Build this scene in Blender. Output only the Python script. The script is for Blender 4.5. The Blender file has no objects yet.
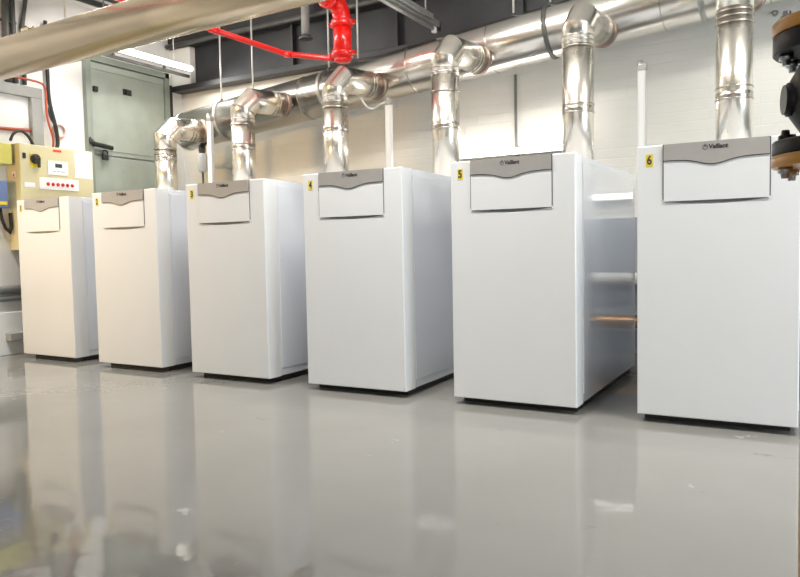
import bpy, bmesh, math, random
from mathutils import Vector, Matrix
random.seed(7)
PI = math.pi
scene = bpy.context.scene
COL = scene.collection

# ------------------------------------------------------------------ materials
def mat(name, col, rough=0.5, metal=0.0, coat=0.0, var=0.0, vscale=6.0, col2=None, bump=0.0, bscale=40.0,
        emit=None, estr=0.0, spec=0.5, stretch=None, rvar=0.0):
    m = bpy.data.materials.new(name); m.use_nodes = True
    nt = m.node_tree; N = nt.nodes; L = nt.links
    b = N['Principled BSDF']
    b.inputs['Base Color'].default_value = (*col, 1)
    b.inputs['Roughness'].default_value = rough
    b.inputs['Metallic'].default_value = metal
    b.inputs['Coat Weight'].default_value = coat
    b.inputs['Coat Roughness'].default_value = 0.05 if coat >= .5 else 0.22
    b.inputs['Specular IOR Level'].default_value = spec
    tc = N.new('ShaderNodeTexCoord'); mp = N.new('ShaderNodeMapping')
    L.new(tc.outputs['Object'], mp.inputs['Vector'])
    if stretch: mp.inputs['Scale'].default_value = stretch
    nz = N.new('ShaderNodeTexNoise'); nz.inputs['Scale'].default_value = vscale; nz.inputs['Detail'].default_value = 4
    L.new(mp.outputs['Vector'], nz.inputs['Vector'])
    rp = N.new('ShaderNodeValToRGB')
    c2 = col2 if col2 else tuple(max(0, c * (1 - var)) for c in col)
    rp.color_ramp.elements[0].position = 0.35; rp.color_ramp.elements[1].position = 0.68
    rp.color_ramp.elements[0].color = (*c2, 1); rp.color_ramp.elements[1].color = (*col, 1)
    L.new(nz.outputs['Fac'], rp.inputs['Fac']); L.new(rp.outputs['Color'], b.inputs['Base Color'])
    if rvar:
        mr = N.new('ShaderNodeMapRange'); mr.inputs['To Min'].default_value = rough - rvar; mr.inputs['To Max'].default_value = rough + rvar
        L.new(nz.outputs['Fac'], mr.inputs['Value']); L.new(mr.outputs['Result'], b.inputs['Roughness'])
    if bump:
        n2 = N.new('ShaderNodeTexNoise'); n2.inputs['Scale'].default_value = bscale
        L.new(mp.outputs['Vector'], n2.inputs['Vector'])
        bp = N.new('ShaderNodeBump'); bp.inputs['Strength'].default_value = bump; bp.inputs['Distance'].default_value = 0.01
        L.new(n2.outputs['Fac'], bp.inputs['Height']); L.new(bp.outputs['Normal'], b.inputs['Normal'])
    if emit:
        b.inputs['Emission Color'].default_value = (*emit, 1); b.inputs['Emission Strength'].default_value = estr
    return m

def wall_mat():
    m = mat('painted_block_wall', (0.80, 0.775, 0.71), 0.6, var=0.05, vscale=2.5)
    nt = m.node_tree; N = nt.nodes; L = nt.links; b = N['Principled BSDF']
    tc = N.new('ShaderNodeTexCoord'); sp = N.new('ShaderNodeSeparateXYZ'); cb = N.new('ShaderNodeCombineXYZ')
    L.new(tc.outputs['Object'], sp.inputs[0])
    ad = N.new('ShaderNodeMath'); ad.operation = 'ADD'
    L.new(sp.outputs['X'], ad.inputs[0]); L.new(sp.outputs['Y'], ad.inputs[1])
    L.new(ad.outputs[0], cb.inputs['X']); L.new(sp.outputs['Z'], cb.inputs['Y'])
    br = N.new('ShaderNodeTexBrick'); br.inputs['Scale'].default_value = 1.0
    br.inputs['Brick Width'].default_value = 0.225; br.inputs['Row Height'].default_value = 0.075
    br.inputs['Mortar Size'].default_value = 0.006; br.inputs['Mortar Smooth'].default_value = 0.6
    br.inputs['Color1'].default_value = (1, 1, 1, 1); br.inputs['Color2'].default_value = (0.9, 0.9, 0.9, 1); br.inputs['Mortar'].default_value = (0.3, 0.3, 0.3, 1)
    L.new(cb.outputs[0], br.inputs['Vector'])
    nz = N.new('ShaderNodeTexNoise'); nz.inputs['Scale'].default_value = 26; nz.inputs['Detail'].default_value = 5
    L.new(tc.outputs['Object'], nz.inputs['Vector'])
    mx = N.new('ShaderNodeMix'); mx.data_type = 'RGBA'; mx.inputs[0].default_value = 0.55
    L.new(br.outputs['Color'], mx.inputs[6]); L.new(nz.outputs['Color'], mx.inputs[7])
    bp = N.new('ShaderNodeBump'); bp.inputs['Strength'].default_value = 0.32; bp.inputs['Distance'].default_value = 0.012
    L.new(mx.outputs[2], bp.inputs['Height']); L.new(bp.outputs['Normal'], b.inputs['Normal'])
    return m

def floor_mat():
    m = bpy.data.materials.new('grey_epoxy_floor'); m.use_nodes = True
    nt = m.node_tree; N = nt.nodes; L = nt.links; b = N['Principled BSDF']
    b.inputs['Specular IOR Level'].default_value = 0.5; b.inputs['IOR'].default_value = 1.55
    tc = N.new('ShaderNodeTexCoord')
    n1 = N.new('ShaderNodeTexNoise'); n1.inputs['Scale'].default_value = 1.3; n1.inputs['Detail'].default_value = 5
    L.new(tc.outputs['Object'], n1.inputs['Vector'])
    r1 = N.new('ShaderNodeValToRGB'); e = r1.color_ramp.elements
    e[0].position = 0.3; e[0].color = (0.225, 0.218, 0.198, 1); e[1].position = 0.7; e[1].color = (0.255, 0.247, 0.225, 1)
    L.new(n1.outputs['Fac'], r1.inputs['Fac'])
    # pale scuffs where the coating is worn: sparse, ragged
    n2 = N.new('ShaderNodeTexNoise'); n2.inputs['Scale'].default_value = 3.1; n2.inputs['Detail'].default_value = 9; n2.inputs['Roughness'].default_value = 0.68
    L.new(tc.outputs['Object'], n2.inputs['Vector'])
    r2 = N.new('ShaderNodeValToRGB'); e = r2.color_ramp.elements
    e[0].position = 0.655; e[0].color = (0, 0, 0, 1); e[1].position = 0.70; e[1].color = (1, 1, 1, 1)
    L.new(n2.outputs['Fac'], r2.inputs['Fac'])
    mx = N.new('ShaderNodeMix'); mx.data_type = 'RGBA'
    L.new(r2.outputs['Color'], mx.inputs[0]); L.new(r1.outputs['Color'], mx.inputs[6]); mx.inputs[7].default_value = (0.40, 0.39, 0.365, 1)
    # dark scrapes
    n3 = N.new('ShaderNodeTexNoise'); n3.inputs['Scale'].default_value = 4.3; n3.inputs['Detail'].default_value = 10; n3.inputs['Roughness'].default_value = 0.7
    mp = N.new('ShaderNodeMapping'); mp.inputs['Location'].default_value = (3.3, 1.7, 0); mp.inputs['Scale'].default_value = (0.6, 1.4, 1); mp.inputs['Rotation'].default_value = (0, 0, 0.5)
    L.new(tc.outputs['Object'], mp.inputs['Vector']); L.new(mp.outputs['Vector'], n3.inputs['Vector'])
    r3 = N.new('ShaderNodeValToRGB'); e = r3.color_ramp.elements
    e[0].position = 0.645; e[0].color = (0, 0, 0, 1); e[1].position = 0.71; e[1].color = (0.7, 0.7, 0.7, 1)
    L.new(n3.outputs['Fac'], r3.inputs['Fac'])
    m2 = N.new('ShaderNodeMix'); m2.data_type = 'RGBA'
    L.new(r3.outputs['Color'], m2.inputs[0]); L.new(mx.outputs[2], m2.inputs[6]); m2.inputs[7].default_value = (0.15, 0.143, 0.13, 1)
    L.new(m2.outputs[2], b.inputs['Base Color'])
    mr = N.new('ShaderNodeMapRange'); mr.inputs['To Min'].default_value = 0.03; mr.inputs['To Max'].default_value = 0.09
    L.new(n1.outputs['Fac'], mr.inputs['Value']); L.new(mr.outputs['Result'], b.inputs['Roughness'])
    n4 = N.new('ShaderNodeTexNoise'); n4.inputs['Scale'].default_value = 9; L.new(tc.outputs['Object'], n4.inputs['Vector'])
    bp = N.new('ShaderNodeBump'); bp.inputs['Strength'].default_value = 0.035; bp.inputs['Distance'].default_value = 0.02
    L.new(n4.outputs['Fac'], bp.inputs['Height']); L.new(bp.outputs['Normal'], b.inputs['Normal'])
    return m

def pipe_steel(name, c1, c2, rough, bands):
    """thin stainless sheet: brushed, slightly dented"""
    m = mat(name, c1, rough, 1.0, col2=c2, vscale=bands, stretch=(1, 1, 0.25), bump=0.015, bscale=12, rvar=0.04)
    return m

M = {}
M['wall'] = wall_mat()
M['floor'] = floor_mat()
M['plaster'] = mat('white_plaster', (0.82, 0.81, 0.78), 0.7, var=0.06, vscale=3, bump=0.08, bscale=30)
M['ceil'] = mat('ceiling_paint', (0.74, 0.74, 0.72), 0.7, var=0.05, vscale=2)
M['white'] = mat('white_enamel', (0.76, 0.765, 0.76), 0.34, coat=0.25, var=0.012, vscale=4)
M['white_side'] = mat('cool_tinted_enamel_gloss', (0.72, 0.75, 0.80), 0.10, coat=1.0, var=0.012, vscale=3)  # white enamel; part of the cool side light is put into its tint
M['taupe'] = mat('taupe_silver_plastic', (0.47, 0.445, 0.415), 0.36, 0.35, var=0.05, vscale=20)
M['gap'] = mat('dark_gap', (0.05, 0.05, 0.05), 0.7)
M['black'] = mat('black_plastic', (0.018, 0.018, 0.018), 0.45, var=0.2)
M['ink'] = mat('dark_ink', (0.045, 0.04, 0.04), 0.5)
M['yellow'] = mat('yellow_sticker', (0.80, 0.62, 0.03), 0.45, var=0.05)
M['steel'] = pipe_steel('bright_flue_steel', (0.90, 0.86, 0.78), (0.82, 0.77, 0.68), 0.27, 4)
M['elbow'] = pipe_steel('elbow_steel', (0.90, 0.865, 0.80), (0.78, 0.73, 0.65), 0.25, 7)
M['ring'] = mat('ring_steel', (0.62, 0.58, 0.52), 0.25, 1.0, var=0.2, vscale=30)
M['duct'] = mat('duct_steel', (0.86, 0.83, 0.78), 0.24, 1.0, var=0.22, vscale=3, bump=0.03, bscale=6, stretch=(0.5, 1, 1), rvar=0.05)
M['collar'] = mat('heat_stained_collar', (0.40, 0.30, 0.25), 0.35, 1.0, var=0.3, vscale=14)
M['clad'] = mat('tan_aluminium_cladding', (0.53, 0.44, 0.31), 0.27, 0.95, vscale=45, col2=(0.51, 0.422, 0.296))
M['red'] = mat('red_gloss_paint', (0.84, 0.008, 0.004), 0.28, coat=0.5, var=0.12, vscale=12)
M['darksteel'] = mat('dark_painted_steel', (0.028, 0.029, 0.032), 0.5, var=0.3, vscale=5)
M['rail'] = mat('dull_grey_steel', (0.13, 0.13, 0.125), 0.5, 0.4, var=0.3, vscale=8)
M['galv'] = mat('galvanised_steel', (0.50, 0.50, 0.48), 0.42, 0.8, var=0.2, vscale=18)
M['greyp'] = mat('grey_painted_steel', (0.33, 0.335, 0.32), 0.5, var=0.15, vscale=6)
M['lower_band'] = mat('blue_grey_lower_wall', (0.30, 0.325, 0.36), 0.5, var=0.1, vscale=4)
M['tubelow'] = mat('lit_low_tube', (1, 1, 1), 0.4, emit=(1.0, 0.98, 0.94), estr=3)
M['rod'] = mat('rod_steel', (0.62, 0.62, 0.60), 0.4, 0.3, var=0.1)
M['greendoor'] = mat('grey_green_paint', (0.34, 0.375, 0.32), 0.5, var=0.12, vscale=5)
M['greendark'] = mat('grey_green_frame', (0.25, 0.28, 0.24), 0.5, var=0.12, vscale=5)
M['cream'] = mat('cream_cabinet_paint', (0.67, 0.61, 0.37), 0.45, var=0.05, vscale=4)
M['paper'] = mat('white_label', (0.85, 0.85, 0.83), 0.5)
M['redlamp'] = mat('red_lens', (0.65, 0.03, 0.03), 0.25, var=0.1)
M['redink'] = mat('red_print', (0.75, 0.07, 0.03), 0.5)
M['lcd'] = mat('lcd_grey', (0.06, 0.07, 0.08), 0.2)
M['blue'] = mat('blue_grey_plastic', (0.13, 0.19, 0.36), 0.45, var=0.1)
M['lime'] = mat('yellow_green_plastic', (0.66, 0.62, 0.16), 0.45, var=0.1)
M['orangecable'] = mat('orange_red_cable', (0.42, 0.075, 0.035), 0.45)
M['pinkcable'] = mat('pale_pink_cable', (0.72, 0.50, 0.46), 0.5)
M['blackcable'] = mat('black_cable', (0.02, 0.02, 0.022), 0.5)
M['whiteplastic'] = mat('white_plastic', (0.82, 0.82, 0.80), 0.35, var=0.03)
M['castblack'] = mat('black_cast_iron', (0.012, 0.012, 0.014), 0.42, var=0.3, vscale=30, bump=0.06, bscale=90)
M['ochre'] = mat('ochre_orange_paint', (0.80, 0.38, 0.075), 0.35, coat=0.3, var=0.15, vscale=10)
M['zinc'] = mat('zinc_bolt', (0.62, 0.63, 0.66), 0.3, 1.0, var=0.15, vscale=30)
M['copper'] = mat('copper_pipe', (0.72, 0.42, 0.20), 0.3, 0.9, var=0.15)
M['tube'] = mat('lit_tube', (1, 1, 1), 0.4, emit=(1.0, 0.98, 0.94), estr=9)
M['tubewall'] = mat('lit_wall_tube', (1, 1, 1), 0.4, emit=(1.0, 0.99, 0.97), estr=22)
M['tubeceil'] = mat('lit_ceiling_tube', (1, 1, 1), 0.4, emit=(1.0, 0.985, 0.95), estr=10)

# ------------------------------------------------------------------ mesh builder
class MB:
    def __init__(s): s.bm = bmesh.new()
    def box(s, x0, x1, y0, y1, z0, z1, bevel=0.0, seg=2):
        b = bmesh.new()
        bmesh.ops.create_cube(b, size=1)
        for v in b.verts:
            v.co = Vector(((x0 + x1) / 2 + v.co.x * (x1 - x0), (y0 + y1) / 2 + v.co.y * (y1 - y0), (z0 + z1) / 2 + v.co.z * (z1 - z0)))
        if bevel: bmesh.ops.bevel(b, geom=list(b.edges), offset=bevel, segments=seg, profile=0.5, affect='EDGES')
        s._add(b); return s
    def _add(s, b, mtx=None):
        if mtx is not None: bmesh.ops.transform(b, matrix=mtx, verts=b.verts)
        me = bpy.data.meshes.new('tmp'); b.to_mesh(me); b.free(); s.bm.from_mesh(me); bpy.data.meshes.remove(me)
    def sweep(s, path, r, n=24, cap=True, sharp=False):
        """tube of radius r (number or list) along a path, mitred at every corner"""
        P = [Vector(p) for p in path]
        R = r if isinstance(r, (list, tuple)) else [r] * len(P)
        D = [(P[i + 1] - P[i]).normalized() for i in range(len(P) - 1)]
        u = D[0].orthogonal().normalized(); v = D[0].cross(u)
        rings = []
        for i, p in enumerate(P):
            d1 = D[max(i - 1, 0)]; d2 = D[min(i, len(D) - 1)]; nrm = d1 + d2
            ring = []
            for k in range(n):
                a = 2 * PI * k / n
                o = (u * math.cos(a) + v * math.sin(a)) * R[i]
                o = o - d1 * (o.dot(nrm) / d1.dot(nrm))
                ring.append(s.bm.verts.new(p + o))
            rings.append(ring)
            if sharp and 0 < i < len(P) - 1: rings.append([s.bm.verts.new(w.co) for w in ring])
            q = d1.rotation_difference(d2); u = q @ u; v = q @ v
        for a, b in zip(rings[::2], rings[1::2]) if sharp else zip(rings, rings[1:]):
            for k in range(n):
                f = s.bm.faces.new((a[k], a[(k + 1) % n], b[(k + 1) % n], b[k])); f.smooth = True
        if cap:
            s.bm.faces.new(rings[0][::-1]); s.bm.faces.new(rings[-1])
        return s
    def lathe(s, o, axis, prof, n=32):
        """prof: list of (distance along axis, radius)"""
        o = Vector(o); d = Vector(axis).normalized(); u = d.orthogonal().normalized(); v = d.cross(u)
        rings = []
        for (t, r) in prof:
            rings.append([s.bm.verts.new(o + d * t + (u * math.cos(2 * PI * k / n) + v * math.sin(2 * PI * k / n)) * max(r, 1e-4)) for k in range(n)])
        for a, b in zip(rings, rings[1:]):
            for k in range(n):
                f = s.bm.faces.new((a[k], a[(k + 1) % n], b[(k + 1) % n], b[k])); f.smooth = True
        s.bm.faces.new(rings[0][::-1]); s.bm.faces.new(rings[-1])
        return s
    def prism(s, pts, y0, y1):
        """outline in x,z extruded along y"""
        a = [s.bm.verts.new((x, y0, z)) for x, z in pts]; b = [s.bm.verts.new((x, y1, z)) for x, z in pts]
        n = len(pts)
        s.bm.faces.new(a); s.bm.faces.new(b[::-1])
        for k in range(n): s.bm.faces.new((a[k], b[k], b[(k + 1) % n], a[(k + 1) % n]))
        return s
    def torus(s, o, axis, R, r, n=32, m=8, arc=2 * PI):
        o = Vector(o); d = Vector(axis).normalized(); u = d.orthogonal().normalized(); v = d.cross(u)
        rings = []
        for k in range(n):
            a = arc * k / n; c = u * math.cos(a) + v * math.sin(a)
            rings.append([s.bm.verts.new(o + c * R + (c * math.cos(2 * PI * j / m) + d * math.sin(2 * PI * j / m)) * r) for j in range(m)])
        for k in range(n):
            a = rings[k]; b = rings[(k + 1) % n]
            for j in range(m):
                f = s.bm.faces.new((a[j], a[(j + 1) % m], b[(j + 1) % m], b[j])); f.smooth = True
        return s
    def shift(s, x, y, z):
        for v in s.bm.verts: v.co += Vector((x, y, z))
        return s
    def build(s, name, m, parent=None, loc=None):
        bmesh.ops.recalc_face_normals(s.bm, faces=s.bm.faces)
        me = bpy.data.meshes.new(name); s.bm.to_mesh(me); s.bm.free()
        me.materials.append(M[m])
        for e in me.edges: pass
        o = bpy.data.objects.new(name, me); COL.objects.link(o)
        if parent: o.parent = parent
        if loc: o.location = loc
        return o

def thing(name, label, cat, loc=(0, 0, 0), rotz=0, group=None):
    o = bpy.data.objects.new(name, None); o.empty_display_size = 0.1; COL.objects.link(o)
    o.location = loc; o.rotation_euler = (0, 0, rotz); tag(o, label, cat, group); return o
def tag(o, label, cat, group=None):
    o['label'] = label; o['category'] = cat
    if group: o['group'] = group
    return o
def struct(o): o['kind'] = 'structure'; return o
def rel(mb, t):
    """world-built geometry re-based on the thing's origin"""
    mb.shift(-t.location.x, -t.location.y, -t.location.z); return mb

def lettering(text, size, m, name, parent, loc, rot, ext=0.0006, width=None, bold=0.0):
    c = bpy.data.curves.new('t', 'FONT'); c.body = text; c.size = size; c.align_x = 'CENTER'; c.align_y = 'CENTER'; c.extrude = ext; c.offset = bold
    t = bpy.data.objects.new('t', c); COL.objects.link(t)
    bpy.context.view_layer.update()
    me = bpy.data.meshes.new_from_object(t.evaluated_get(bpy.context.evaluated_depsgraph_get()))
    bpy.data.objects.remove(t); bpy.data.curves.remove(c)
    me.materials.clear(); me.materials.append(M[m])
    xs = [v.co.x for v in me.vertices]; w = max(xs) - min(xs); cx = (max(xs) + min(xs)) / 2
    k = (width / w) if width else 1
    for v in me.vertices: v.co.x = (v.co.x - cx) * k
    o = bpy.data.objects.new(name, me); COL.objects.link(o); o.parent = parent; o.location = loc; o.rotation_euler = rot
    return o

# ------------------------------------------------------------------ room
XL, YB, ZC = -5.22, 2.2, 3.15
XR, YF = 4.2, -10.0
struct(MB().box(XL - .1, XR + .1, YF - .1, YB + .1, -.1, 0).build('floor', 'floor'))
struct(MB().box(XL - .1, XR + .1, YF - .1, YB + .1, ZC, ZC + .1).build('ceiling', 'ceil'))
struct(MB().box(XL - .1, XR + .1, YB, YB + .1, 0, ZC).build('wall_back', 'wall'))
struct(MB().box(XL - .1, XL, YF, YB, 0, ZC).build('wall_left', 'plaster'))
struct(MB().box(XR, XR + .1, YF, YB, 0, ZC).build('wall_right', 'plaster'))
struct(MB().box(XL, XR, YF - .1, YF, 0, ZC).build('wall_front', 'plaster'))
# low white plinth along the left wall
struct(MB().box(XL, XL + .06, -5.5, .95, 0, .365, .008).build('baseboard_left', 'plaster'))
# white padstone under the beam end
struct(MB().box(XL, -4.93, 2.05, YB, 2.602, 2.988, .006).build('trim_1', 'plaster'))

# blue-grey band over the lower back wall
struct(MB().box(-2.6, XR - .01, YB - .012, YB - .001, 0.0, 1.04).build('trim_2', 'lower_band'))
# grey-green door in the left wall
d = struct(MB().box(XL, XL + .03, 1.035, 1.92, 1.79, 2.655, .004).box(XL, XL + .03, 1.035, 1.92, 0.02, 1.775, .004).build('door_1', 'greendoor'))
MB().box(XL, XL + .055, .97, 1.03, 0, 2.72, .004).box(XL, XL + .055, 1.925, 1.98, 0, 2.72, .004).box(XL, XL + .055, .97, 1.98, 2.66, 2.72, .004).build('door_frame', 'greendark', d)
MB().box(XL, XL + .06, 1.981, 2.012, 0, 2.60, .003).build('door_seal', 'black', d)
MB().box(XL + .03, XL + .034, 1.06, 1.90, 2.585, 2.592).box(XL + .03, XL + .034, 1.06, 1.90, 1.83, 1.836).build('bead', 'greendark', d)
MB().box(XL + .028, XL + .06, 1.055, 1.10, 2.375, 2.425, .006).build('catch', 'black', d)
MB().box(XL + .028, XL + .04, 1.40, 1.50, 2.405, 2.462, .004).box(XL + .04, XL + .06, 1.42, 1.44, 2.41, 2.455).build('lock_plate', 'black', d)
MB().sweep([(XL + .075, .975, 1.905), (XL + .075, 1.02, 1.875), (XL + .08, 1.21, 1.855)], .022, 12).sweep([(XL + .03, 1.02, 1.875), (XL + .075, 1.02, 1.875)], .025, 12).sweep([(XL + .03, .99, 1.95), (XL + .07, .99, 1.88)], .018, 10).build('door_handle', 'black', d)
h = MB().box(XL + .055, XL + .085, 1.105, 1.165, 1.735, 1.79, .006)
h.torus((XL + .07, 1.135, 1.80), (1, 0, 0), .028, .008, 20, 8); h.build('padlock', 'black', d)

# steel beam along the back wall
b = thing('steel_beam', 'deep dark grey steel beam spanning the back wall under the ceiling', 'beam', (-.5, 2.05, 2.53))
rel(MB().box(-5.215, XR - .01, 2.047, 2.195, 2.545, 2.60, .004), b).build('bottom_flange', 'darksteel', b)
rel(MB().box(-5.215, XR - .01, 2.02, 2.195, 2.99, ZC - .002, .004), b).build('top_flange', 'darksteel', b)
rel(MB().box(-4.925, XR - .01, 2.12, 2.16, 2.60, 2.99), b).build('web', 'darksteel', b)
for x in (-3.6, -2.45, -1.3, -.2, 1.0):
    rel(MB().box(x - .012, x + .012, 2.06, 2.12, 2.60, 2.99), b).build('stiffener', 'darksteel', b)
t = tag(MB().sweep([(-5.2, 1.99, 3.0), (-2.6, 1.99, 3.0), (3.9, 1.99, 3.0)], .024, 12).build('conduit', 'rail'), 'dull grey conduit running along the top of the dark steel beam', 'conduit')

# ------------------------------------------------------------------ boilers
W, D, H, ZB = .665, 1.397, 1.285, .037
hw = W / 2
def curve_z(x):       # lower edge of the header, x measured from the left
    return 1.212 - .026 * math.exp(-((x - .325) / .078) ** 2)
def front_cover():
    mb = MB(); bm = mb.bm
    xs = [0, .004] + [.10 + .0094 * i for i in range(51)] + [W - .004, W]
    zs = [ZB, ZB + .004, .99] + [1.0 + .0016 * i for i in range(24)] + [1.20, H - .004, H]
    def dep(x, z):
        if x in (0, W) or z in (ZB, H): return .004
        u = (x - .333) / .213
        if abs(u) >= 1 or z > 1.038: return 0
        zb = 1.028 - .019 * (1 - u * u)
        if z <= zb: return 0
        t = min(1, (z - zb) / max(1e-5, (1.028 - zb)))
        return .024 * math.sin(t * PI / 2) * (1 - u * u) ** .5
    g = [[bm.verts.new((x - hw, dep(x, z), z)) for x in xs] for z in zs]
    for j in range(len(zs) - 1):
        for i in range(len(xs) - 1):
            f = bm.faces.new((g[j][i], g[j][i + 1], g[j + 1][i + 1], g[j + 1][i])); f.smooth = 2 < j < len(zs) - 5 and 2 < i < len(xs) - 4
    edge = g[0][:] + [g[j][-1] for j in range(1, len(zs))] + g[-1][-2::-1] + [g[j][0] for j in range(len(zs) - 2, 0, -1)]
    back = [bm.verts.new((v.co.x, .118, v.co.z)) for v in edge]
    n = len(edge)
    for k in range(n): bm.faces.new((edge[k], edge[(k + 1) % n], back[(k + 1) % n], back[k]))
    bm.faces.new(back)
    return mb
def make_boiler(label):
    t = thing('gas_boiler', label, 'boiler', (0, 0, 0), 0, 'white gas boilers standing in a row')
    front_cover().build('front_cover', 'white', t)
    MB().box(-hw + .002, hw - .002, .121, D, ZB, H - .001, .005).build('casing', 'white_side', t)
    for s in (-1, 1):
        x0, x1 = sorted((s * (hw - .004), s * (hw + .0015)))
        MB().box(x0, x1, .132, 1.30, .085, 1.25, .0012, 1).build('side_panel', 'white_side', t)
    MB().box(-hw + .018, hw - .03, .09, D - .03, 0, ZB + .001).build('plinth', 'black', t)
    ins = MB().box(.1125 - hw, .5515 - hw, -.0008, .002, 1.036, 1.2848).build('control_recess', 'gap', t)
    xs = [.118 + (.547 - .118) * i / 40 for i in range(41)]
    MB().prism([(x - hw, curve_z(x)) for x in xs] + [(.547 - hw, 1.279), (.540 - hw, 1.2845), (.125 - hw, 1.2845), (.118 - hw, 1.279)], -.011, 0).build('control_header', 'taupe', t)
    MB().prism([(x - hw, 1.0275) for x in (.118, .547)] + [(x - hw, curve_z(x) - .0035) for x in xs[::-1]], -.006, .001).build('control_flap', 'white', t)
    lg = lettering('Vaillant', .027, 'ink', 'logo', t, (.346 - hw, -.0113, 1.2595), (PI / 2, 0, 0), width=.080, bold=.0011)
    # hare-in-egg emblem beside the name
    em = MB(); em.torus((.293 - hw, -.0115, 1.259), (0, 1, 0), .0098, .0012, 24, 6)
    em.sweep([(.291 - hw, -.0115, 1.260), (.292 - hw, -.0115, 1.268), (.2905 - hw, -.0115, 1.2745)], .0010, 6)
    em.sweep([(.295 - hw, -.0115, 1.261), (.2965 - hw, -.0115, 1.268), (.2965 - hw, -.0115, 1.2745)], .0010, 6)
    em.build('emblem', 'ink', t)
    MB().lathe((0, 1.25, H - .002), (0, 0, 1), [(0, .105), (.016, .105), (.018, .094), (.03, .094)], 32).build('flue_collar', 'ring', t)
    return t
def copy_thing(root):
    r = root.copy(); COL.objects.link(r)
    for ch in list(root.children):
        c = ch.copy(); COL.objects.link(c); c.parent = r
        for g in ch.children:
            q = g.copy(); COL.objects.link(q); q.parent = c
    return r
POS = [(-4.891, .066, -.005), (-3.88, .01, .004), (-2.891, -.018, .005), (-1.912, -.030, .025), (-.951, -.012, .004), (-.001, .004, .012)]
BL = ['white floor-standing gas boiler with a pale yellow 1 sticker, in front of the cream cabinet',
      'white gas boiler with a yellow number 2 sticker, in front of the grey-green door',
      'white gas boiler with a yellow number 3 sticker on its front cover',
      'white gas boiler with a yellow number 4 sticker on its front cover',
      'white gas boiler with a yellow number 5 sticker, its glossy side widely in view',
      'large white gas boiler with a yellow number 6 sticker, behind the black valve']
first = make_boiler(BL[0])
boilers = [first] + [copy_thing(first) for _ in range(5)]
fluebase = []
for i, (bo, (x, y, a)) in enumerate(zip(boilers, POS)):
    bo['label'] = BL[i]
    bo.location = (x + hw * math.cos(a), y + hw * math.sin(a), 0); bo.rotation_euler.z = a
    st = MB().box(.040 - hw, .070 - hw, -.0012, .0005, 1.190, 1.247).build('number_sticker', 'yellow', bo)
    lettering(str(i + 1), .055, 'ink', 'numeral', st, (.055 - hw, -.0016, 1.2185), (PI / 2, 0, 0), width=None if i == 0 else .021, bold=.0015)
    fluebase.append((bo.location.x - 1.25 * math.sin(a), bo.location.y + 1.25 * math.cos(a)))

# ------------------------------------------------------------------ flue pipes and header duct
def duct_z(x): return 2.435 + .0955 * (x + .93)
DY, DR = 1.85, .19
ELZ = [2.005, 2.135, 2.180, 2.262, 2.325, 2.40]      # centre height of each branch into the duct
RINGS = [[1.80, 1.755, 1.70], [1.962, 1.915, 1.755, 1.705], [2.028, 1.985, 1.945, 1.763], [2.112, 2.078, 1.948, 1.685], [2.182, 2.150, 2.115, 1.747, 1.695], [2.180, 2.148, 2.112, 1.744, 1.674]]
ORD = ['1', '2', '3', '4', '5', '6']
FLAB = ['lowest steel flue pipe and elbow, leftmost, rising behind boiler 2 beside the green door',
        'bright steel flue pipe with elbow rising behind boiler 3, left of the red riser',
        'bright steel flue pipe rising behind boiler 4, its elbow beneath the red riser',
        'bright steel flue pipe with elbow rising just left of boiler 5',
        'tall steel flue pipe rising behind the right edge of boiler 5',
        'tall steel flue pipe rising from boiler 6, left of the black valve']
FR = .100
SWS = [20, 20, 16, 9, 5, 5]        # the branches lean along the duct
FDX = [.02, .03, .022, .032, 0, -.015]
for i, (x, y) in enumerate(fluebase):
    zc = ELZ[i]; x += FDX[i]; SW = math.radians(SWS[i])
    t = thing('flue_pipe', FLAB[i], 'flue pipe', (x, y, 1.285), 0, 'steel flue pipes on the boilers')
    p = MB().sweep([(0, 0, .028), (0, 0, zc - .20 - 1.285)], FR, 40)
    p.build('pipe', 'steel', t)
    yend = (DY - math.sqrt(DR ** 2 - min(.15, duct_z(x) - zc) ** 2) + .01 - y) / math.cos(SW)
    MB().sweep([(0, 0, zc - .20 - 1.285), (0, 0, zc - .095 - 1.285), (0, .095, zc - 1.285), (0, yend, zc - 1.285)], FR + .002, 48, sharp=True).build('elbow', 'elbow', t).rotation_euler.z = -SW
    MB().lathe((0, yend - .045, zc - 1.285), (0, 1, 0), [(0, FR + .002), (.004, FR + .009), (.028, FR + .010), (.032, FR + .001)], 40).build('collar', 'collar', t).rotation_euler.z = -SW
    ye = yend - .15
    for q in (ye, ye + .03):
        MB().torus((0, q, zc - 1.285), (0, 1, 0), FR + .003, .004, 36, 8).build('seam_ring', 'ring', t).rotation_euler.z = -SW
    for z in RINGS[i]:
        MB().torus((0, 0, z - 1.285), (0, 0, 1), FR + .002, .0048, 36, 8).build('joint_ring', 'ring', t)
    MB().lathe((0, 0, RINGS[i][-1] - .005 - 1.285), (0, 0, 1), [(0, FR + .0), (.002, FR + .0022), (.045, FR + .0022), (.047, FR)], 36).build('joint_band', 'ring', t)

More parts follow.
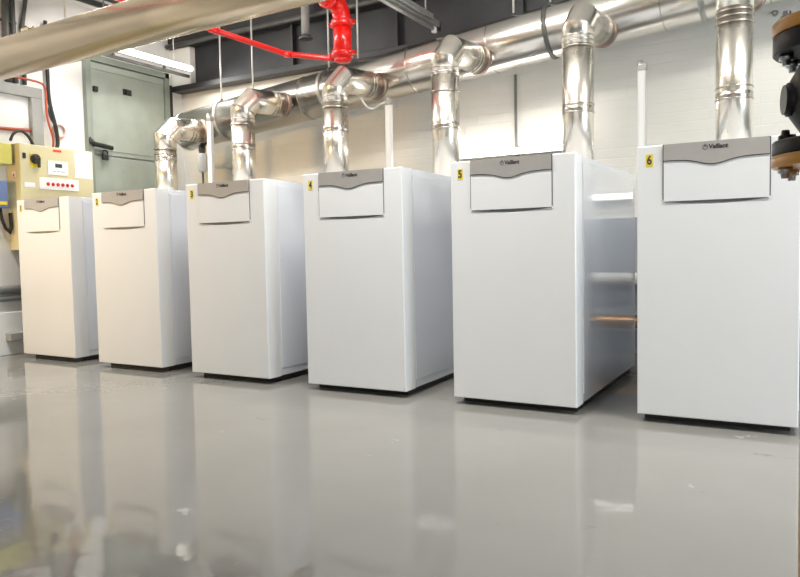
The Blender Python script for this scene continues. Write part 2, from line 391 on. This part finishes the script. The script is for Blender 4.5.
t = thing('flue_header_duct', 'large bright steel duct running along the back wall above the boilers', 'duct', (-.91, DY, duct_z(-.91)))
ax = Vector((1, 0, .0955)).normalized()
x0, x1 = -4.80, 2.6
rel(MB().sweep([(x0, DY, duct_z(x0)), (x1, DY, duct_z(x1))], DR, 56), t).build('duct', 'duct', t)
rel(MB().lathe((x0, DY, duct_z(x0)), -ax, [(-.03, DR + .004), (.0, DR + .006), (.02, DR - .01), (.045, DR - .07), (.055, .03), (.056, .001)], 48), t).build('end_cap', 'duct', t)
for x in (-4.25, -3.02, -.99, .05, 1.2):
    rel(MB().lathe((x, DY, duct_z(x)), ax, [(-.018, DR), (-.017, DR + .006), (.017, DR + .006), (.018, DR)], 48), t).build('clamp_band', 'galv' if x != -.99 else 'rail', t)
for x in (-3.25, -2.15, -1.45, -.2, .45):
    rel(MB().torus((x, DY, duct_z(x)), ax, DR + .001, .004, 48, 6), t).build('seam_ring', 'ring', t)

RODS = [(-4.315, 'pale threaded hanger rod over the duct between flue pipes 1 and 2'), (-3.91, 'pale hanger rod rising behind the elbow of flue pipe 2'),
        (-3.025, 'pale hanger rod just left of the thick red riser'), (-2.715, 'pale hanger rod just right of the thick red riser'),
        (-1.29, 'thin hanger rod against the dark beam midway between flue pipes 4 and 5'), (-1.0, 'hanger rod holding the dark clamp beside flue pipe 5')]
for x, lab in RODS:
    zt = duct_z(x) + DR
    t = thing('hanger_rod', lab, 'hanger rod', (x, DY, zt), 0, 'hanger rods over the duct')
    MB().sweep([(0, 0, .0), (0, 0, ZC - zt)], .0085, 10).build('rod', 'rod', t)
    MB().lathe((0, 0, .0), (0, 0, 1), [(0, .02), (.015, .02), (.016, .012), (.03, .012)], 6).build('nut', 'rail', t)
    MB().lathe((0, 0, ZC - zt - .03), (0, 0, 1), [(0, .012), (.02, .02), (.03, .03)], 10).build('ceiling_plate', 'rail', t)

# stub of grey pipe hanging from the ceiling in front of the beam
t = thing('pipe_stub', 'short grey pipe stub with a flared foot hanging against the dark beam', 'pipe', (-3.31, 1.90, 2.76))
MB().sweep([(0, 0, .02), (0, 0, ZC - 2.76)], .038, 20).build('pipe', 'greyp', t)
MB().lathe((0, 0, 0), (0, 0, 1), [(0, .06), (.012, .063), (.02, .06), (.022, .042), (.04, .039)], 24).build('flange', 'rail', t)

# ------------------------------------------------------------------ foreground insulated pipe
PY, PZ, PR = -.20, 2.315, .142
t = thing('insulated_pipe', 'thick tan metal-clad pipe crossing the upper left foreground', 'pipe', (-3.0, PY, PZ))
pa = (-5.215, PY + .03, PZ); pb = (2.5, PY - .02, PZ + .06)
rel(MB().sweep([pa, pb], PR, 64), t).build('cladding', 'clad', t)
dv = (Vector(pb) - Vector(pa)).normalized()
for x in (-1.3,):
    k = (x - pa[0]) / (pb[0] - pa[0]); c = Vector(pa).lerp(Vector(pb), k)
    rel(MB().lathe(c, dv, [(-.02, PR), (-.019, PR + .002), (.019, PR + .002), (.02, PR)], 56), t).build('joint_band', 'clad', t)
c = Vector(pa).lerp(Vector(pb), (-4.28 - pa[0]) / (pb[0] - pa[0]))
rel(MB().box(c.x - .04, c.x + .05, c.y - .02, c.y + .02, c.z + PR - .004, c.z + PR + .03, .003).sweep([(c.x - .06, c.y, c.z + PR + .03), (c.x + .08, c.y, c.z + PR + .025)], .008, 8), t).build('clip', 'clad', t)
for (x, lab) in ((-3.83, 'thin rod hanging the tan pipe near the two dark conduits'), (-1.8, 'thin rod hanging the tan pipe at the far right')):
    k = (x - pa[0]) / (pb[0] - pa[0]); c = Vector(pa).lerp(Vector(pb), k)
    if x > -3: continue
    r = thing('pipe_hanger', 'thin steel hanger rod holding the thick tan pipe', 'hanger rod', (c.x, c.y, c.z + PR))
    MB().sweep([(0, 0, .0), (0, 0, ZC - c.z - PR)], .007, 10).build('rod', 'galv', r)
    MB().box(-.02, .02, -.012, .012, 0, .02, .003).build('bracket', 'galv', r)

# ------------------------------------------------------------------ red sprinkler pipes
RX, RY = -2.585, 1.42
t = thing('sprinkler_riser', 'thick glossy red pipe with bolted couplings above the third flue pipe', 'pipe', (RX, RY, 2.37))
MB().sweep([(0, 0, .0), (0, 0, .30)], .074, 28).build('pipe', 'red', t)
ang = [PI / 2 * k / 8 for k in range(9)]
MB().sweep([(0, 0, .29)] + [(0, -.13 + .13 * math.cos(a), .31 + .13 * math.sin(a)) for a in ang] + [(0, -1.0, .44), (0, -5.5, .44)], .072, 28).build('elbow_pipe', 'red', t)
for z in (.015, .255):
    c = MB().lathe((0, 0, z), (0, 0, 1), [(0, .075), (.004, .087), (.018, .091), (.035, .091), (.05, .087), (.054, .075)], 28)
    for s in (-1, 1): c.box(s * .098 - .018, s * .098 + .018, -.03, .03, z + .012, z + .042, .006)
    cp = c.build('coupling', 'red', t)
    b2 = MB()
    for s in (-1, 1): b2.sweep([(s * .102, -.045, z + .027), (s * .102, .045, z + .027)], .008, 6)
    b2.build('bolt', 'red', cp)
MB().lathe((0, 0, -.03), (0, 0, 1), [(0, .03), (.01, .062), (.03, .074)], 28).build('end_cap', 'red', t)
c = MB().lathe((0, -.16, .44), (0, -1, 0), [(0, .073), (.004, .088), (.045, .088), (.05, .073)], 28); c.build('coupling', 'red', t)

t = thing('sprinkler_branch', 'thin red pipe sloping from the tan pipe to the red riser', 'pipe', (-3.25, 1.5, 2.5))
path = [(-3.63, -.6, 2.66), (-3.60, .0, 2.66), (-3.56, .95, 2.655), (-3.20, 1.47, 2.515), (-2.74, 1.46, 2.41), (-2.672, 1.43, 2.395)]
path = [(-3.63, -3.5, 2.66)] + path[1:]
rel(MB().sweep(path, .0235, 16), t).build('pipe', 'red', t)
for p, q in ((path[2], path[3]), (path[3], path[4])):
    a = Vector(p); dd = (Vector(q) - a).normalized()
    rel(MB().sweep([a - dd * .01, a + dd * .07], .028, 16), t).build('fitting', 'red', t)

# ------------------------------------------------------------------ light fittings
def batten(name, label, loc, L, axis, tubemat, housing='greyp', side=(0, 0, -1), width=.06, tr=.018):
    """slim fluorescent fitting of length L along axis 'x' or 'y'; the tube sits on the given side"""
    t = thing(name, label, 'light', loc)
    A = Vector((1, 0, 0)) if axis == 'x' else Vector((0, 1, 0))
    h = L / 2; s = Vector(side)
    if axis == 'x': hb = MB().box(-h, h, -width / 2, width / 2, -.025, .025, .006)
    else: hb = MB().box(-width / 2, width / 2, -h, h, -.025, .025, .006)
    hb.build('housing', housing, t)
    for e in (-1, 1):
        c = A * (e * (h - .03)) + s * .045
        MB().box(c.x - .018, c.x + .018, c.y - .018, c.y + .018, c.z - .026, c.z + .026, .004).build('lamp_holder', 'whiteplastic', t)
    if tubemat:
        MB().sweep([A * (-(h - .045)) + s * .05, A * (h - .045) + s * .05], tr, 16).build('lamp_tube', tubemat, t)
    return t
t = batten('fluorescent_light', 'lit fluorescent light below the tan pipe, beside the grey-green door', (-4.80, 1.31, 2.70), 1.24, 'y', 'tube', 'whiteplastic', (1, 0, -.15), tr=.026)
MB().box(-.055, -.035, -.66, .64, -.075, -.045, .003).box(-.05, -.03, -.3, -.28, -.06, .0).box(-.05, -.03, .3, .32, -.06, .0).build('lower_rail', 'rail', t)
for y in (-.4, .4):
    MB().sweep([(0, y, .02), (0, y, ZC - 2.70)], .006, 8).build('suspension_rod', 'galv', t)
t = batten('unlit_light', 'unlit grey fluorescent batten hanging end-on before the dark beam', (-1.97, 1.25, 2.655), 1.25, 'y', None, 'galv', (0, 0, -1), .075)
MB().box(.045, .07, -.62, .45, -.01, .03, .003).build('cable_tray', 'galv', t)
MB().sweep([(0, -.57, -.045), (0, .57, -.045)], .014, 12).build('lamp_tube', 'galv', t)
MB().box(-.03, .03, .6, .66, -.05, .02, .004).build('end_stop', 'black', t)
for y in (-.4, .45):
    MB().sweep([(0, y, .02), (0, y, ZC - 2.655)], .006, 8).build('suspension_rod', 'galv', t)
t = batten('wall_light', 'lit fluorescent light on the back wall behind boiler 5', (-1.42, 2.16, 1.612), 1.24, 'x', 'tubewall', 'whiteplastic', (0, -1, 0), tr=.022)
batten('wall_light', 'lit fluorescent light on the back wall behind boiler 6, mirrored in boiler 5', (.02, 2.16, 1.20), .56, 'x', 'tubelow', 'whiteplastic', (0, -1, 0), tr=.02)
# ceiling battens over the aisle in front of the boilers
for (x, lab) in ((-4.0, 'ceiling light over the aisle, left'), (-1.2, 'ceiling light over the aisle, middle'), (1.5, 'ceiling light over the aisle, right')):
    batten('ceiling_light', 'fluorescent ' + lab + ' of three', (x, -.75, ZC - .03), 2.2 if x < -3 else 1.5, 'x', 'tubeceil', 'whiteplastic', (0, 0, -1), .1)['group'] = 'ceiling lights over the aisle'

for (x, lab) in ((-3.9, 'left'), (-1.2, 'middle'), (1.5, 'right')):  # unseen fittings added above the boilers to brighten the back wall
    batten('ceiling_light', 'added unseen fluorescent ceiling light over the boilers, ' + lab + ' of three', (x, .55, ZC - .03), 1.5, 'x', 'tubeceil', 'whiteplastic', (0, 0, -1), .1)['group'] = 'added ceiling lights over the boilers'

# ------------------------------------------------------------------ posts, drain, small things at the back
def post(x, y, zt, label, cable):
    t = thing('cable_post', label, 'post', (x, y, 0), 0, 'white cable posts behind the boilers')
    MB().box(-.024, .024, -.02, .02, 0, zt, .003).build('channel', 'whiteplastic', t)
    MB().box(-.012, .012, -.021, -.0195, .1, zt - .03).build('slot', 'paper', t)
    MB().box(-.02, .032, -.026, .024, zt - .01, zt + .03, .004).build('bracket', 'galv', t)
    MB().lathe((-.01, 0, zt + .028), (0, 0, 1), [(0, .02), (.012, .022), (.014, .018), (.03, .017), (.033, .008)], 14).build('cable_gland', 'galv', t)
    if cable: MB().sweep(cable, .008, 8).build('sensor_cable', 'whiteplastic', t)
    return t
post(-4.10, 1.46, 2.05, 'white cable post standing between boilers 2 and 3, near the duct end', None)
post(-2.20, 1.48, 1.98, 'white cable post with a looping cable standing between boilers 3 and 4',
     [(-.01, 0, 2.0), (-.08, 0, 1.985), (-.15, .02, 1.96), (-.21, .03, 1.975), (-.25, .03, 2.02), (-.275, .03, 2.065)])
post(-.275, 1.52, 1.99, 'white cable post standing beside boiler 6, right of flue pipe 5', None)

t = thing('condensate_drain', 'white drain trap and thin hose hanging under the duct end', 'drain', (-4.60, DY, 1.885))
MB().lathe((0, 0, .01), (0, 0, -1), [(0, .035), (.045, .035), (.05, .03), (.07, .028)], 18).build('outlet', 'rail', t)
MB().lathe((0, 0, -.055), (0, 0, -1), [(0, .02), (.005, .044), (.03, .048), (.17, .046), (.19, .03)], 24).build('trap', 'whiteplastic', t)
MB().sweep([(0, 0, -.24), (0, 0, -.55), (.005, 0, -1.0), (.02, 0, -1.86)], .010, 10).build('hose', 'rail', t)

tag(MB().sweep([(-4.75, 2.17, 1.735), (-4.22, 2.17, 1.72)], .022, 14).build('wall_pipe', 'whiteplastic'), 'short pale pipe along the back wall behind the second flue pipe', 'pipe')
tag(MB().sweep([(-1.405, 2.185, .0), (-1.405, 2.185, 2.24)], .011, 14).build('vertical_conduit', 'greyp'), 'dark vertical conduit on the bright wall behind boiler 5', 'conduit')
t = thing('wall_anchor', 'small round anchor bolt on the wall above the black valve', 'bolt', (.475, 2.2, 2.40))
MB().lathe((0, 0, 0), (0, -1, 0), [(0, .022), (.006, .022), (.007, .012), (.03, .011)], 16).build('plate', 'zinc', t)
MB().lathe((0, -.008, 0), (0, -1, 0), [(0, .016), (.012, .016)], 6).build('nut', 'rail', t)
# pipes along the back wall, seen mirrored in the side of boiler 5
tag(MB().sweep([(-.9, 2.10, .577), (2.5, 2.10, .577)], .045, 20).box(-.82, -.78, 2.10, 2.195, .52, .54).box(.5, .54, 2.10, 2.195, .52, .54).build('lagged_pipe', 'whiteplastic'), 'white pipe along the back wall mirrored in the side of boiler 5', 'pipe')
tag(MB().sweep([(-.9, 2.08, .25), (2.5, 2.08, .25)], .05, 20).box(-.82, -.78, 2.08, 2.195, .185, .205).box(.5, .54, 2.08, 2.195, .185, .205).build('copper_pipe', 'copper'), 'copper pipe low on the back wall mirrored in the side of boiler 5', 'pipe')

# ------------------------------------------------------------------ left wall: cabinet and fittings
CX, cy0, cy1, cz0, cz1 = -5.02, .195, .895, .885, 1.78
t = thing('control_cabinet', 'cream steel control cabinet with six red lamps on the left wall', 'control cabinet', (XL, .545, cz0))
rel(MB().box(XL + .002, CX - .02, cy0 + .004, cy1 - .004, cz0, cz1, .006), t).build('body', 'cream', t)
dr = rel(MB().box(CX - .018, CX, cy0, cy1, cz0 + .005, cz1 - .003, .006), t).build('door', 'cream', t)
def on_front(mb, name, m, parent=dr): return rel(mb, t).build(name, m, parent)
sw = on_front(MB().box(CX, CX + .006, .285, .375, 1.585, 1.70, .002), 'isolator_plate', 'yellow')
on_front(MB().lathe((CX + .005, .325, 1.655), (1, 0, 0), [(0, .042), (.02, .042), (.022, .03), (.035, .028)], 24).box(CX + .03, CX + .05, .30, .352, 1.61, 1.67, .008).box(CX + .006, CX + .03, .345, .362, 1.585, 1.62, .004), 'isolator_knob', 'black', sw)
on_front(MB().box(CX, CX + .008, .218, .246, 1.652, 1.70, .004), 'key_lock', 'black')
dp = on_front(MB().box(CX, CX + .008, .44, .635, 1.535, 1.655, .003), 'display_panel', 'paper')
on_front(MB().box(CX + .008, CX + .010, .51, .575, 1.60, 1.633), 'display', 'lcd', dp)
on_front(MB().box(CX + .008, CX + .0095, .49, .51, 1.563, 1.569).box(CX + .008, CX + .0095, .53, .55, 1.563, 1.569).box(CX + .008, CX + .0095, .565, .60, 1.563, 1.569), 'print_mark', 'greyp', dp)
lp = on_front(MB().box(CX, CX + .008, .355, .735, 1.405, 1.505, .003), 'lamp_panel', 'paper')
for k in range(6):
    y = .435 + k * .0465
    on_front(MB().lathe((CX + .007, y, 1.452), (1, 0, 0), [(0, .016), (.004, .016), (.005, .012), (.014, .010), (.016, .001)], 16), 'indicator_lamp', 'redlamp', lp)
on_front(MB().box(CX, CX + .002, .705, .885, 1.525, 1.765), 'paper_sheet', 'paper')
on_front(MB().box(CX, CX + .002, .225, .32, 1.415, 1.455), 'white_label', 'paper')
on_front(MB().box(CX, CX + .002, .50, .58, 1.735, 1.755), 'red_label', 'redink')
st = rel(MB().box(CX - .12, CX - .075, cy0 + .001, cy0 + .0045, 1.50, 1.545), t).build('warning_label', 'paper', t)
rel(MB().prism([(CX - .115, 1.505), (CX - .08, 1.505), (CX - .0975, 1.54)], cy0 + .0002, cy0 + .001), t).build('warning_triangle', 'redink', st)
for y in (.26, .83):
    rel(MB().sweep([(CX - .09, y, cz0), (CX - .09, y, cz0 - .05)], .02, 12), t).build('cable_gland', 'galv', t)

# steel frame with white board
t = thing('steel_frame', 'grey steel frame around a white board on the wall above the cream cabinet', 'frame', (XL, .25, 1.79))
rel(MB().box(XL, XL + .06, -.04, .52, 2.205, 2.295, .004), t).build('top_rail', 'greyp', t)
rel(MB().box(XL, XL + .06, .415, .52, 1.79, 2.205, .004), t).build('side_rail', 'greyp', t)
rel(MB().box(XL, XL + .06, -.04, .05, 1.79, 2.205, .004), t).build('side_rail', 'greyp', t)
rel(MB().box(XL, XL + .012, .05, .415, 1.79, 2.205), t).build('board', 'paper', t)
tag(MB().box(XL, XL + .13, -.12, .175, 1.60, 1.775, .01).build('junction_box', 'lime'), 'yellow-green box at the left edge of the photo beside the cream cabinet', 'box')
t = thing('blue_box', 'small blue-grey box with a yellow label below the yellow-green box', 'box', (XL, .02, 1.235))
rel(MB().box(XL, XL + .13, -.08, .125, 1.235, 1.462, .008), t).build('housing', 'blue', t)
rel(MB().box(XL + .13, XL + .132, .03, .11, 1.262, 1.288), t).build('label_strip', 'yellow', t)
rel(MB().sweep([(XL + .06, .09, 1.235), (XL + .06, .10, 1.15), (XL + .06, .13, 1.07), (XL + .06, .165, 1.04), (XL + .06, .18, 1.09), (XL + .05, .18, 1.2)], .014, 10), t).build('cable', 'blackcable', t)
def cable(name, pts, r, m, label, cat='cable'):
    # smooth the polyline
    P = [Vector(p) for p in pts]
    for _ in range(2):
        Q = [P[0]]
        for a, b in zip(P, P[1:]): Q += [a.lerp(b, .25), a.lerp(b, .75)]
        P = Q + [P[-1]]
    return tag(MB().sweep(P, r, 10).build(name, m), label, cat)
X = XL + .03
cable('orange_cable', [(X + .05, -.03, 2.335), (X + .05, .2, 2.345), (X + .05, .50, 2.35), (X + .05, .545, 2.30), (X + .05, .535, 2.1), (X + .05, .55, 2.0), (X + .04, .60, 1.88), (X, .62, 1.79)], .009, 'orangecable', 'orange-red cable bending down beside the grey steel frame')
cable('red_cable', [(X, .055, 1.905), (X, .2, 1.91), (X, .41, 1.925)], .014, 'orangecable', 'straight red cable crossing the white board in the grey frame')
cable('black_cable', [(X + .02, .585, 2.9), (X + .02, .585, 2.45), (X + .02, .585, 2.2), (X + .02, .64, 2.0), (X + .02, .66, 1.85), (X + .02, .64, 1.785)], .017, 'blackcable', 'thick black cable coming down the wall into the cream cabinet')
cable('thin_black_cable', [(X + .045, .587, 2.19), (X + .045, .56, 2.12), (X + .045, .58, 2.04), (X + .045, .63, 1.98)], .008, 'blackcable', 'thin black cable looping beside the thick black cable')
cable('arched_cable', [(X + .09, .17, 1.80), (X + .09, .20, 1.87), (X + .09, .27, 1.90), (X + .09, .33, 1.86), (X + .08, .38, 1.79)], .012, 'blackcable', 'short black cable arching over the top of the cream cabinet')
t = MB().torus((XL + .007, .70, 1.955), (1, 0, 0), .062, .008, 28, 8).torus((XL + .024, .70, 1.96), (1, 0, 0), .055, .007, 28, 8).build('cable_coil', 'pinkcable')
tag(t, 'pale pink cable coil hung on the white wall above the cream cabinet', 'cable')
for (y, r, lab) in ((.235, .028, 'leftmost grey conduit on the white wall above the tan pipe'), (.30, .022, 'middle grey conduit on the white wall above the tan pipe'), (.40, .018, 'rightmost bent grey conduit on the white wall above the tan pipe')):
    if y < .38: pts = [(XL + .03, y, 2.31), (XL + .03, y, 3.14)]
    else: pts = [(XL + .03, y - .02, 2.31), (XL + .03, y - .02, 2.80), (XL + .03, y + .04, 3.14)]
    t = thing('conduit', lab, 'conduit', (XL + .03, y, 2.31), 0, 'grey conduits on the left wall')
    rel(MB().sweep(pts, r, 14), t).build('tube', 'rail', t)
    rel(MB().box(XL, XL + .035, y - r - .008, y + r + .008, 2.83 - y * .08, 2.85 - y * .08, .003), t).build('clip', 'rail', t)
# two dark conduits on the ceiling
for (x, lab) in ((-4.98, 'left of the two dark conduits running along the ceiling at upper left'), (-4.78, 'right of the two dark conduits running along the ceiling at upper left')):
    tag(MB().sweep([(x, -2.0, ZC - .03), (x, 1.9, ZC - .03)], .026, 12).build('ceiling_conduit', 'darksteel'), lab, 'conduit', 'dark conduits on the ceiling')
# low pipes on left wall
for (z, r, lab) in ((.555, .034, 'upper of two grey pipes low on the left wall'), (.478, .024, 'lower of two grey pipes low on the left wall')):
    tag(MB().sweep([(XL + .04, -4.5, z), (XL + .04, 1.3, z)], r, 16).build('grey_pipe', 'greyp'), lab, 'pipe', 'grey pipes low on the left wall')
tag(MB().box(XL + .06, XL + .13, .08, .24, .125, .19, .006).build('bracket', 'greyp'), 'small grey steel bracket on the white plinth left of boiler 1', 'bracket')

# ------------------------------------------------------------------ valve and ochre pipes at the right edge
VX, VY = .739, -1.894
def bolts(o_z, dirz, parent, R=.088, n=8, m='zinc'):
    for k in range(n):
        a = 2 * PI * k / n + .25
        MB().lathe((R * math.cos(a), R * math.sin(a), o_z), (0, 0, dirz), [(0, .013), (.010, .013), (.011, .008), (.02, .007)], 6).build('bolt', m, parent)
t = thing('butterfly_valve', 'black cast-iron flanged valve at the right edge of the photo', 'valve', (VX, VY, .996))
MB().lathe((0, 0, .026), (0, 0, 1), [(0, .058), (.01, .058), (.045, .080), (.06, .086), (.095, .086), (.112, .080), (.148, .06), (.16, .058)], 40).build('body', 'castblack', t)
MB().lathe((0, 0, 0), (0, 0, 1), [(0, .107), (.003, .109), (.024, .109), (.027, .106)], 48).build('flange', 'castblack', t)
MB().lathe((0, 0, .185), (0, 0, 1), [(0, .106), (.003, .109), (.031, .109), (.034, .107)], 48).build('flange', 'castblack', t)
MB().lathe((-.066, -.02, .102), (-1, -.25, 0), [(0, .031), (.018, .031), (.020, .027), (.024, .027)], 24).build('side_boss', 'castblack', t)
MB().lathe((-.035, -.06, .155), (-.5, -.86, 0), [(0, .011), (.014, .011), (.016, .006)], 14).build('plug', 'redlamp', t)
bolts(.027, 1, t, m='castblack'); bolts(.185, -1, t)
t = thing('ochre_pipe', 'ochre orange flanged pipe rising above the black valve', 'pipe', (VX, VY, 1.216), 0, 'ochre pipes on the black valve')
MB().lathe((0, 0, 0), (0, 0, 1), [(0, .108), (.002, .110), (.022, .110), (.024, .108)], 48).build('flange', 'ochre', t)
MB().sweep([(0, 0, .024), (0, 0, ZC - 1.216)], .057, 36).build('pipe', 'ochre', t)
MB().lathe((0, 0, .024), (0, 0, 1), [(0, .075), (.02, .064), (.022, .06)], 36).build('weld_neck', 'ochre', t)
bolts(.024, 1, t)
t = thing('ochre_pipe', 'ochre orange flanged pipe below the black valve, beside boiler 6', 'pipe', (VX, VY, 0), 0, 'ochre pipes on the black valve')
MB().lathe((0, 0, .974), (0, 0, 1), [(0, .108), (.002, .110), (.02, .110), (.022, .108)], 48).build('flange', 'ochre', t)
MB().sweep([(0, 0, 0), (0, 0, .974)], .057, 36).build('pipe', 'ochre', t)
bolts(.974, -1, t)

# ------------------------------------------------------------------ lights
def area(name, loc, rot, sx, sy, power, col):
    l = bpy.data.lights.new(name, 'AREA'); l.shape = 'RECTANGLE'; l.size = sx; l.size_y = sy; l.energy = power; l.color = col
    o = bpy.data.objects.new(name, l); COL.objects.link(o); o.location = loc; o.rotation_euler = rot; return o
for x, L in ((-4.0, 2.2), (-1.2, 1.5), (1.5, 1.5)):
    area('ceiling_lamp', (x, -.75, ZC - .12), (math.radians(14), 0, 0), L, .12, 38, (1, .975, .93)).data.spread = math.radians(110)
    area('rear_wall_fill', (x, .55, ZC - .12), (math.radians(20), 0, 0), 1.5, .12, 32, (1, .965, .90))  # added fill for the back wall, below the unseen rear fittings
area('front_fill', (0.2, -9.7, 1.25), (math.radians(90), 0, 0), 6.0, 1.5, 42, (1, .98, .96))  # added fill facing the boiler fronts, stands for no fitting
area('warm_fill', (-4.7, -5.5, 1.3), (math.radians(90), 0, math.radians(-2)), .8, .8, 14, (1, .64, .24)).data.spread = math.radians(50)  # added warm fill that turns the left boiler fronts cream
area('cool_right_fill', (4.1, -1.0, 1.6), (0, math.radians(90), 0), 2.2, 2.0, 130, (.76, .88, 1))  # added cool fill for the boiler sides; the wall has no opening
area('left_batten_lamp', (-4.70, 1.31, 2.64), (0, math.radians(-25), 0), .05, 1.1, 18, (1, .98, .94))
w = bpy.data.worlds.new('world'); scene.world = w; w.use_nodes = True
w.node_tree.nodes['Background'].inputs[0].default_value = (.8, .85, .9, 1); w.node_tree.nodes['Background'].inputs[1].default_value = .15

# ------------------------------------------------------------------ camera
cd = bpy.data.cameras.new('camera'); cam = bpy.data.objects.new('camera', cd); COL.objects.link(cam)
yaw, pitch, roll, F = -.521, -.0561, -.0193, 712.3971
f = Vector((math.sin(yaw) * math.cos(pitch), math.cos(yaw) * math.cos(pitch), math.sin(pitch)))
r = Vector((math.cos(yaw), -math.sin(yaw), 0)); u = r.cross(f)
r2 = r * math.cos(roll) + u * math.sin(roll); u2 = u * math.cos(roll) - r * math.sin(roll)
cam.matrix_world = Matrix(((r2.x, u2.x, -f.x, .6934), (r2.y, u2.y, -f.y, -3.4368), (r2.z, u2.z, -f.z, .8373), (0, 0, 0, 1)))
cd.sensor_fit = 'HORIZONTAL'; cd.sensor_width = 36; cd.lens = F * 36 / 800; cd.clip_start = .05
scene.camera = cam
vs = scene.view_settings
vs.view_transform = 'Standard'; vs.look = 'None'; vs.gamma = 1; vs.use_curve_mapping = False; vs.exposure = -0.17
